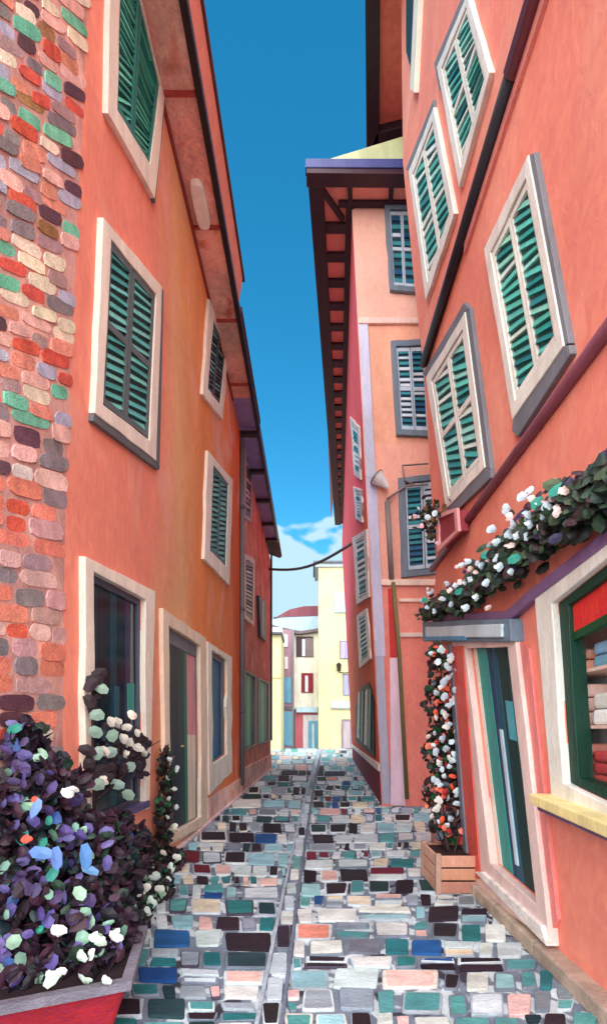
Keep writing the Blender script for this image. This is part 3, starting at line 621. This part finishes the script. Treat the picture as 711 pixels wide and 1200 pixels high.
# ------------------------------------------------------------ far end of the street
def block(g, x0, y0, x1, y1, Y, col, dep=4): a_, b_ = at(x0, y0, Y), at(x1, y1, Y); g.box((a_.x, Y, b_.z), (b_.x, Y+dep, a_.z), col)
YB = 876.7
def ybase(Y): return VY+EYE*F/Y
t = thing('yellow_house', tuple(at(395, ybase(42), 42)), 'tall yellow house closing the street with lilac shutters and flat white cornice', 'house')
g = G(); block(g, 373, 664, 430, ybase(42), 42, (204,192,146)); obj('wall', g, MW2 and MP, t)
g = G(); block(g, 369, 659, 430, 664, 41.8, (170,180,186)); block(g, 367, 657, 430, 659.2, 41.6, (92,96,104)); obj('cornice', g, MP, t)
for x0, y0, x1, y1, c, lab in ((392,695,405,718,(170,200,226),'pale blue shutters near the top of the yellow house'), (398,751,411,772,(160,150,204),'lilac shutters halfway down the yellow house'), (402,790,414,815,(150,148,206),'lilac shutters low on the yellow house')):
    g = G(); block(g, x0, y0, x1, y1, 41.9, (104,100,120) if y0 > 700 else (150,176,200), .1); f = obj('window', g, MP, t, label=lab)
    g = G(); xm = (x0+x1)/2; block(g, x0+.6, y0+1.2, xm-.2, y1-.4, 41.84, c, .08); block(g, xm+.2, y0+1.2, x1-.4, y1-.4, 41.84, c, .08); obj('shutter', g, MP, f)
g = G(); block(g, 388, 822, 430, 829, 41.88, (186,206,206), .1); block(g, 388, 829, 430, 831, 41.8, (150,150,150), .2); obj('awning', g, MP, t)
g = G(); block(g, 400, 843, 412, ybase(41.9), 41.9, (130,116,128), .1); f = obj('door', g, MP, t); g = G(); block(g, 402, 846, 410, ybase(41.8)-.5, 41.85, (166,150,156), .1); obj('door_panel', g, MP, f)
l2 = thing('wall_lantern', tuple(at(397,785,41.8)), 'tiny black lantern on the yellow house between the lilac shutters', 'lamp')
g = G(); g.tube([at(397,788,41.6), at(404,789,41.7), at(411,787,41.9)], .05, (40,36,40)); obj('bracket', g, MM, l2); g = G(); cone(g, at(397,787,41.6), at(397,779,41.6), .16, .26, (48,40,36)); cone(g, at(397,779,41.6), at(397,776.5,41.6), .28, .05, (30,28,32)); obj('lamp_head', g, MM, l2)
t = thing('cream_house', tuple(at(362, ybase(44), 44)), 'cream house at the street end with dark red roof and pink ground floor', 'house')
g = G(); block(g, 341, 738, 384, 832, 44, (224,218,200)); obj('wall', g, MP, t)
g = G(); block(g, 346, 832, 388, ybase(44), 43.9, (196,96,104)); obj('ground_floor', g, MP, t)
g = G(); block(g, 347, 829, 372, 835, 43.4, (176,200,214), .6); block(g, 372, 829, 388, 834, 43.4, (110,104,108), .6); obj('awning', g, MP, t)
g = G(); block(g, 355, 838, 375, ybase(43.8), 43.8, (208,198,200), .2); f = obj('door_surround', g, MP, t); g = G(); block(g, 361, 845, 372, ybase(43.7), 43.7, (110,160,182), .2); block(g, 365.5, 849, 368, ybase(43.6), 43.65, (190,214,226), .1); obj('door', g, MP, f)
g = G(); cx2 = at(368, 845, 43.7); obj_ = None
for x0, y0, x1, y1, c, d_ in ((347,746,367,770,(70,50,58),(122,104,106)), (353,789,367,812,(132,28,44),(132,28,44))):
    g = G(); block(g, x0, y0, x1, y1, 43.92, c, .1); f = obj('window', g, MP, t)
    g = G(); xm = x0+(x1-x0)*.42; block(g, xm-1.5, y0+3, xm+2, y1-1, 43.86, (216,216,224), .08); obj('pane', g, MP, f)
    g = G(); block(g, xm+2.5, y0+2, x1-.3, y1-.3, 43.86, d_, .1); obj('shutter', g, MP, f)
def roofpoly(px, Y, col, dep=5, parent=None, name='roof'):
    g = G(); g.solid([at(x, y, Y) for x, y in px], [at(x, y, Y)+Vector((0, dep, 0)) for x, y in px], col); return obj(name, g, MP, parent)
roofpoly([(318,733),(334,737),(352,741),(378,735),(384,738),(384,729),(377,722),(330,724),(316,727)], 43.6, (158,180,194), 3, t, 'parapet')
roofpoly([(316,736),(326,739),(341,742),(352,743),(384,738),(384,735),(352,739.5),(334,736),(318,732)], 43.4, (104,88,92), 3, t, 'roof_edge')
roofpoly([(322,724),(340,714),(356,710.5),(377,710),(380,723),(345,725)], 44.5, (122,62,74), 5, t, 'roof')
roofpoly([(320,723),(380,721),(380,724),(322,726)], 44.2, (92,80,88), 5, t, 'roof_gutter')
t = thing('narrow_house', tuple(at(336, ybase(43), 43)), 'narrow grey mauve house with stacked blue windows beside the cream house', 'house')
g = G(); block(g, 329, 738, 344, ybase(43), 43, (146,112,122)); obj('wall', g, MP, t)
g = G(); block(g, 328.5, 738, 330.5, ybase(43), 42.9, (110,104,110), .1); block(g, 342, 738, 344.5, ybase(43), 42.9, (120,112,118), .1); block(g, 331, 828, 342, 832, 42.88, (98,92,100), .1); obj('timber_frame', g, MT, t)
for x0, y0, x1, y1, c in ((332,744,337,758,(222,214,206)), (333,770,337,784,(232,206,204)), (332,794,341,824,(96,150,172)), (332,834,342,874,(100,148,166))):
    g = G(); block(g, x0, y0, x1, y1, 42.9, c, .1); f = obj('window', g, MP, t); g = G(); block(g, x0+.8, y0+1, x0+(x1-x0)*.5, y1-1, 42.86, jc(c, 25), .05); obj('pane', g, MP, f)
t = thing('ochre_house', tuple(at(322, ybase(38), 38)), 'pale yellow house showing as a strip past the rose house', 'house')
g = G(); block(g, 296, 741, 329, ybase(38), 38, (204,194,150)); obj('wall', g, MP, t)
g = G(); block(g, 296, 735, 330.5, 741, 37.6, (190,196,200)); block(g, 296, 740.5, 330, 742.5, 37.5, (96,92,96)); obj('cornice', g, MP, t)
g = G(); block(g, 296, 793, 329, 794.5, 37.9, (206,190,130), .1); obj('string_course', g, MP, t)
# cable across the street
g = G(); a_, b_ = LW(314,667,.05), BS(412,637); P = []
for k in range(13): s_ = k/12; P.append(a_.lerp(b_, s_)-Vector((0,0,.35*math.sin(math.pi*s_))))
g.tube(P, .05, (78,74,84), 6); obj('overhead_cable', g, MM, None, smooth=True, label='dark cable slung across the street between the rose and the corner house', cat='cable')

# ------------------------------------------------------------ plants
AUB = [((48,28,42), 30), ((34,26,38), 22), ((70,42,56), 12), ((28,44,48), 8), ((40,58,46), 5)]
def rnd_in(c, r):
    while True:
        p = Vector([random.uniform(-1, 1) for _ in range(3)])
        if p.length <= 1: return Vector(c)+Vector((p.x*r[0], p.y*r[1], p.z*r[2]))
def ell(px, py, Y, rx, ry, dy=.3): return (at(px, py, Y), (rx*Y/F, dy, ry*Y/F))
def foliage(cl, n, pal, size, xmin=None, xmax=None, face=None, asp=1.5):
    g = G(); tot = sum(r[0]*r[1]*r[2] for _, r in cl)
    for c, r in cl:
        for _ in range(int(n*r[0]*r[1]*r[2]/tot)+1):
            p = rnd_in(c, r)
            if xmin is not None and p.x < xmin: p.x = xmin+random.uniform(0, .03)
            if xmax is not None and p.x > xmax: p.x = xmax-random.uniform(0, .03)
            if p.z < .03: p.z = .03+random.random()*.1
            nr = Vector((random.gauss(0,.8), random.gauss(-.7,.7), random.gauss(.3,.7)))
            g.leaf(p, size*random.uniform(.6, 1.25), jc(pick(pal), 6), nr, asp)
    return g
blossom_cache = {}
def blossoms(parent, pts, cols, size, name='blossom'):
    """each one its own part; the ones of a colour share a mesh"""
    for p in pts:
        c = random.choice(cols); key = (c, size)
        if key not in blossom_cache:
            g = G(); 
            g.leaf(Vector((0, 0, 0)), size*.72, jc(c, 6), Vector((.1,-1,.25)), 1.35)
            g.leaf(Vector((size*.35, size*.1, size*.3)), size*.5, jc(c, 10), Vector((.5,-1,.1)), 1.3)
            g.leaf(Vector((-size*.3, size*.12, size*.28)), size*.45, jc(c, 10), Vector((-.4,-1,.4)), 1.3)
            o = obj(name, g, MLEAF, None); o.parent = parent; o.location = Vector(p)-OFF[parent.name]; blossom_cache[key] = o.data
        else:
            o = bpy.data.objects.new(name, blossom_cache[key]); C.objects.link(o); o.parent = parent; o.location = Vector(p)-OFF[parent.name]
        o.rotation_euler = (random.uniform(-.4,.4), random.uniform(0,6), random.uniform(-.5,.5)); s_ = random.uniform(.8, 1.5); o.scale = (s_, s_, s_)
def petals(parent, name, cl, n, pal, size, xmin=None, front=.55, **k):
    g = G()
    for _ in range(n):
        c, r = random.choices(cl, [q[1][0]*q[1][2] for q in cl])[0]; a_ = Vector((random.gauss(0,1), -abs(random.gauss(0,1))-front, random.gauss(0,1))).normalized()
        p = Vector(c)+Vector((a_.x*r[0], a_.y*r[1], a_.z*r[2]))*random.uniform(.9, 1.08)
        if xmin is not None and p.x < xmin: p.x = xmin+.02
        if p.z < .05: p.z = .05
        g.leaf(p, size*random.uniform(.7, 1.25), jc(pick(pal), 10), Vector((random.gauss(.1,.35), -1, random.gauss(.25,.35))), random.uniform(1.1, 1.8))
    return obj(name, g, MLEAF, parent)
# big potted shrub
bs = thing('potted_shrub', (-1.25, 2.2, 0), 'big dark violet and green leaved shrub in the red planter, lower left', 'shrub')
FR, FL, BR, BL = Vector((-.86, 2.0, 0)), Vector((-1.66, 1.70, 0)), Vector((-1.0, 2.55, 0)), Vector((-1.70, 2.5, 0))
def ringpt(z, k): 
    c = (FR+FL+BR+BL)/4; return [c+(p-c)*k+Vector((0,0,z)) for p in (FL, FR, BR, BL)]
g = G(); g.solid(ringpt(.0, .72), ringpt(.31, .98), (150,26,44)); pt = obj('planter', g, MST, bs, bevel=.015)
g = G(); A_, B_ = ringpt(.30, 1.04), ringpt(.30, .92); A2, B2 = ringpt(.345, 1.05), ringpt(.345, .92)
for k in range(4):
    j = (k+1) % 4; g.face([A_[k],A_[j],A2[j],A2[k]], (122,116,128)); g.face([A2[k],A2[j],B2[j],B2[k]], (122,116,128)); g.face([B2[k],B2[j],B_[j],B_[k]], (122,116,128)); g.face([B_[k],B_[j],A_[j],A_[k]], (122,116,128))
obj('rim', g, MST, pt); g = G(); g.face(ringpt(.325, .93), (44,30,34)); obj('soil', g, MST, pt)
CL = [ell(60,1080,2.25,62,80,.28), ell(100,1030,2.5,62,80,.3), ell(55,950,2.45,46,70,.26), ell(30,880,2.5,26,40,.15), ell(130,1000,2.9,45,50,.3), ell(125,1090,2.3,34,42,.2), ell(20,1000,2.25,30,80,.2), ell(-20,1010,2.1,30,110,.2), ell(105,1120,2.15,38,28,.12), ell(30,1140,2.05,40,34,.12)]
obj('foliage', foliage(CL, 3900, AUB, .036, xmin=XL+.03), MLEAF, bs)
petals(bs, 'violet_leaves', CL[:8], 270, [((88,76,132), 12), ((106,94,150), 5), ((66,52,92), 12), ((84,70,128), 8), ((60,84,140), 4)], .032, XL+.05, kind='stuff')
petals(bs, 'green_leaves', CL[:8], 90, [((126,168,148), 9), ((54,140,124), 7), ((92,124,108), 7), ((150,184,160), 5)], .032, XL+.05)
blossoms(bs, [at(x, y, Y)for x, y, Y in [(85,925,2.25),(78,930,2.25),(107,1120,2.0),(110,1100,2.05),(118,1105,2.05),(125,1150,1.95),(96,1122,1.98),(135,1098,2.1),(98,1148,1.95),(70,1090,1.98),(60,1148,1.9),(72,1138,1.9)]], [(226,230,222), (190,206,190)], .032)
blossoms(bs, [at(40,937,2.2), at(30,984,2.1)], [(222,84,60)], .026, 'berry')
g = G(); 
for k in range(7): x0 = random.uniform(-1.5,-1.1); y0 = random.uniform(2.0,2.4); g.tube([(x0,y0+.1,.3),(x0+random.uniform(-.1,.1),y0+.2,.55),(x0+random.uniform(-.1,.1),y0+.3,.8)], [.018,.012,.006], (52,32,34), 6)
obj('stem', g, MLEAF, bs)
for x, y, r, ang in ((50,1000,.055,.3),(66,1006,.05,.2),(100,1004,.055,-.9),(105,1020,.04,.4),(42,948,.045,1.0)): g = G(); g.leaf(at(x,y,2.0), r*.8, jc((92,132,184), 14), Vector((.1,-1,.2)), 1.9); obj('broad_leaf', g, MLEAF, bs)
# climber by the shop window
cb = thing('climbing_plant', tuple(LW(100, 975, .1)), 'pale leaved climber rising in front of the big dark shop window', 'plant')
g = G(); g.tube([LW(100,1060,.06), LW(97,940,.09), LW(95,860,.09), LW(94,800,.09)], [.02,.016,.012,.006], (46,30,36), 6); g.tube([LW(97,940,.09), LW(125,910,.14), LW(150,880,.14), LW(175,868,.12)], [.014,.011,.009,.004], (46,30,36), 6); g.tube([LW(120,915,.13), LW(128,860,.14), LW(135,842,.12)], [.01,.008,.004], (46,30,36), 6); obj('stem', g, MLEAF, cb, smooth=True)
g = G()
for x, y in [(94,797),(90,803),(99,812),(88,822),(93,832),(100,790),(86,895),(95,905),(104,912),(85,880)]: g.leaf(LW(x, y, .11), .055, jc((44,30,38), 6), Vector((.6,-1,.2)))
for _ in range(110):
    x = random.uniform(105,160); y = random.uniform(850,912)+(x-130)*-.1; g.leaf(LW(x, y, random.uniform(.06,.13)), .04, jc(pick([((44,28,38),4), ((30,36,50),2)]), 6), Vector((.6,-1,.2)))
obj('foliage', g, MLEAF, cb)
SGR = (142,168,154)
for x, y in [(96,807),(90,838),(88,858),(90,884),(110,863),(108,882),(132,899),(117,920),(92,920),(130,932)]: g = G(); g.leaf(LW(x, y, .15), .052, jc(SGR, 8), Vector((.7,-1,.1)), 1.25); obj('sage_leaf', g, MLEAF, cb)
blossoms(cb, [LW(x, y, .16) for x, y in [(106,846),(114,847),(133,838),(127,852),(140,859),(122,866),(129,870),(141,877),(148,882),(125,884),(98,880),(96,915),(74,917)]], [(236,222,206), (224,214,204)], .05)
# second climber between the openings
c3 = thing('climbing_plant', tuple(LW(183, 1000, .1)), 'dark climber with white leaves between the big shop window and the doorway', 'plant')
g = G(); g.tube([LW(184,1010,.08), LW(186,950,.1), LW(183,905,.1), LW(187,872,.1)], [.02,.016,.012,.006], (40,30,34), 6); obj('stem', g, MLEAF, c3)
CL = [(LW(184,900,.09), (.06,.24,.26)), (LW(182,950,.09), (.07,.28,.30)), (LW(178,985,.1), (.08,.3,.14))]
obj('foliage', foliage(CL, 260, [((38,28,32), 5), ((30,74,44), 2), ((64,40,36), 1)], .042, xmin=XL+.07), MLEAF, c3)
blossoms(c3, [LW(x, y, .15) for x, y in [(183,890),(192,902),(180,912),(189,925),(182,936),(192,946),(180,958),(188,970)]], [(226,222,206), (206,218,212)], .045)
# low shrub on the cobbles
ls = thing('low_shrub', (-1.4, 4.0, 0), 'low shrub with white and sage leaves at the left wall base past the red planter', 'shrub')
CL = [ell(168,1042,3.9,34,30,.3), ell(150,1075,3.3,24,28,.25), ell(196,1010,4.7,20,17,.3), ell(135,1010,3.6,30,30,.25)]
obj('foliage', foliage(CL, 1500, [((42,30,34), 16), ((28,52,40), 8), ((22,72,58), 3), ((60,40,56), 6)], .038, xmin=XL+.04), MLEAF, ls)
petals(ls, 'sage_leaves', CL, 46, [((132,166,142), 6), ((96,140,120), 4), ((172,192,170), 3)], .042, XL+.05)
petals(ls, 'violet_leaves', CL[3:], 16, [((104,88,156), 6), ((84,120,104), 4)], .042, XL+.05)
blossoms(ls, [at(x, y, Y) for x, y, Y in [(182,1027,3.5),(164,1045,3.4),(178,1058,3.4),(170,1070,3.3),(155,1062,3.1),(188,1042,3.6),(200,1018,4.2),(192,1000,4.3),(208,1005,4.4),(150,1082,3.0),(172,1040,3.4),(196,1032,3.9)]], [(232,232,222), (206,222,212)], .045)
# vine above the right doorway
vn = thing('flowering_vine', tuple(RW(600, 640, .1)), 'dark flowering vine with a mauve painted shadow strip above the right doorway', 'vine')
VZ = [(508,716),(530,705),(556,697),(580,675),(604,655),(625,635),(655,620),(680,598),(705,590),(740,566),(780,540)]
g = G(); pts = [RW(x, y+8, .10) for x, y in VZ]; g.tube(pts, .018, (52,40,36), 6); obj('stem', g, MLEAF, vn)
g = G()
for (xa_, ya_), (xb_, yb_) in zip(VZ, VZ[1:]):
    for _ in range(150):
        s_ = random.random(); x = xa_+(xb_-xa_)*s_; y = ya_+(yb_-ya_)*s_; amp = 11+26*min(1, max(0, (x-520)/110))
        y += max(-.9, min(.9, random.gauss(0, .42)))*amp+4; g.leaf(RW(x+random.uniform(-7, 7), y, random.uniform(.02, .20)), random.uniform(.025, .048), jc(pick([((50,72,54), 9), ((40,40,38), 9), ((74,92,66), 5), ((36,56,50), 6), ((60,50,84), 3), ((62,38,44), 3)]), 8), Vector((-.7,-.8,.3))+Vector([random.gauss(0,.4) for _ in range(3)]))
obj('foliage', g, MLEAF, vn)
for x, y in [(519,703),(602,650),(566,693),(698,574),(640,655),(672,590)]: g = G(); g.leaf(RW(x, y, .22), .045, (52,150,132), Vector((-.7,-.9,.2)), 1.3); obj('teal_leaf', g, MLEAF, vn)
blossoms(vn, [RW(x, y, .23) for x, y in [(516,705),(523,712),(533,716),(545,702),(554,692),(562,686),(556,708),(568,682),(582,680),(570,662),(579,658),(598,663),(604,683),(622,664),(638,670),(590,700),(576,712),(606,712),(618,635),(610,620),(635,627),(646,628),(636,605),(632,596),(660,603),(663,614),(652,582),(664,574),(666,585),(687,592),(640,615),(530,692),(700,600),(694,580)]], [(206,220,230), (244,214,206), (196,214,222)], .034)
blossoms(vn, [RW(q[0]+random.uniform(-6,6), q[1]+random.uniform(-13,13), .21) for q in [(518+ (x_*4.4), 708-(x_*2.95)) for x_ in range(0, 44)] if random.random() < .8], [(206,220,230), (244,214,206), (214,226,230)], .026)
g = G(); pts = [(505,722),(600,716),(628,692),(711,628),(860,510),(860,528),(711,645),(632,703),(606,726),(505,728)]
prism(g, RW, pts, .0, .055, (132,100,142)); obj('shadow_strip', g, MT, vn, bevel=.008)  # mauve strip added under the vine, standing in for its painted shadow
# flower box under the lowest shuttered window
fb = thing('flower_box', tuple(RW(540, 640, .1)), 'small maroon flower box hung on the coral wall under the lowest shutters', 'flower box')
g = G(); q = [(527,606),(550,598),(552,622),(529,642)]; prism(g, RW, q, .02, .13, (150,54,64)); bx_ = obj('box', g, MT, fb, bevel=.008)
g = G(); ring(g, RW, sub(q, -.1, -.1, 1.1, 1.1), sub(q, .05, .06, .95, .94), .12, .15, (232,160,158), k=3, j=.4); obj('trim', g, MT, bx_)
g = G()
for _ in range(130): g.leaf(RW(random.gauss(519,6.5), random.gauss(608,11), random.uniform(.05,.25)), .032, jc(pick([((44,40,36), 3), ((54,70,50), 2), ((110,70,40), 1)]), 6))
obj('foliage', g, MLEAF, fb); blossoms(fb, [RW(x, y, .27) for x, y in [(511,605),(528,606),(520,616),(538,602),(516,596),(543,637),(526,626)]], [(206,220,230), (240,190,196)], .035)
# crate with the climbing roses
cr_ = thing('rose_crate', (1.3, 4.0, 0), 'wooden crate on the cobbles with a tall white rose climber beside the right door', 'planter')
g = G(); x0, x1, y0, y1 = 1.17, 1.56, 3.98, 4.5; H = .36
for k in range(3):
    z0 = k*.122; g.box((x0+.02, y0, z0+.006), (x1-.0, y0+.022, z0+.112), jc((206,142,118), 12)); g.box((x0-.004, y0+.0, z0+.006), (x0+.02, y1, z0+.112), jc((226,172,148), 10))
for xx, yy in ((x0-.012, y0-.012), (x1-.03, y0-.012), (x0-.012, y1-.03)): g.box((xx, yy, 0), (xx+.05, yy+.05, H+.015), (188,150,132))
g.box((x1-.02, y0, 0), (x1, y1, H-.01), (186,130,110)); g.box((x0, y1-.02, 0), (x1, y1, H-.01), (186,130,110)); bx_ = obj('crate', g, MT, cr_, bevel=.006)
g = G(); g.box((x0+.02, y0+.02, .2), (x1-.02, y1-.02, H-.03), (56,34,34)); obj('soil', g, MST, bx_)
cy = 4.7
g = G(); g.tube([(1.36,4.25,.3), (1.34,4.4,.7), (1.46,cy,1.2), at(520,860,cy), at(516,770,cy)], [.022,.02,.016,.012,.006], (56,34,36), 6); g.tube([(1.42,4.25,.3), (1.5,4.3,.6)], [.015,.006], (40,30,34), 6); g.tube([(1.36,4.25,.3), (1.22,4.2,.55)], [.015,.006], (40,30,34), 6); obj('stem', g, MLEAF, cr_)
CL = [ell(513,775,4.75,14,22,.12), ell(516,825,4.75,20,34,.14), ell(517,880,4.7,22,36,.14), ell(520,930,4.6,24,34,.15), ell(525,970,4.4,22,20,.15)]
obj('foliage', foliage(CL, 620, [((58,34,36), 8), ((36,34,36), 6), ((32,78,44), 5), ((40,56,50), 3), ((90,98,110), 2)], .04, xmax=XR-.04), MLEAF, cr_)
petals(cr_, 'red_leaves', CL, 46, [((228,86,56), 5), ((232,120,92), 3), ((160,40,44), 2)], .034)
rp = []
for k in range(58):
    y = 762+k*3.6; x = 518+random.uniform(-19, 20)+(4 if y > 900 else 0); rp.append(at(x, y, 4.52-max(0,(y-900))*.003))
blossoms(cr_, rp, [(206,220,228), (190,206,218), (232,224,220)], .042)
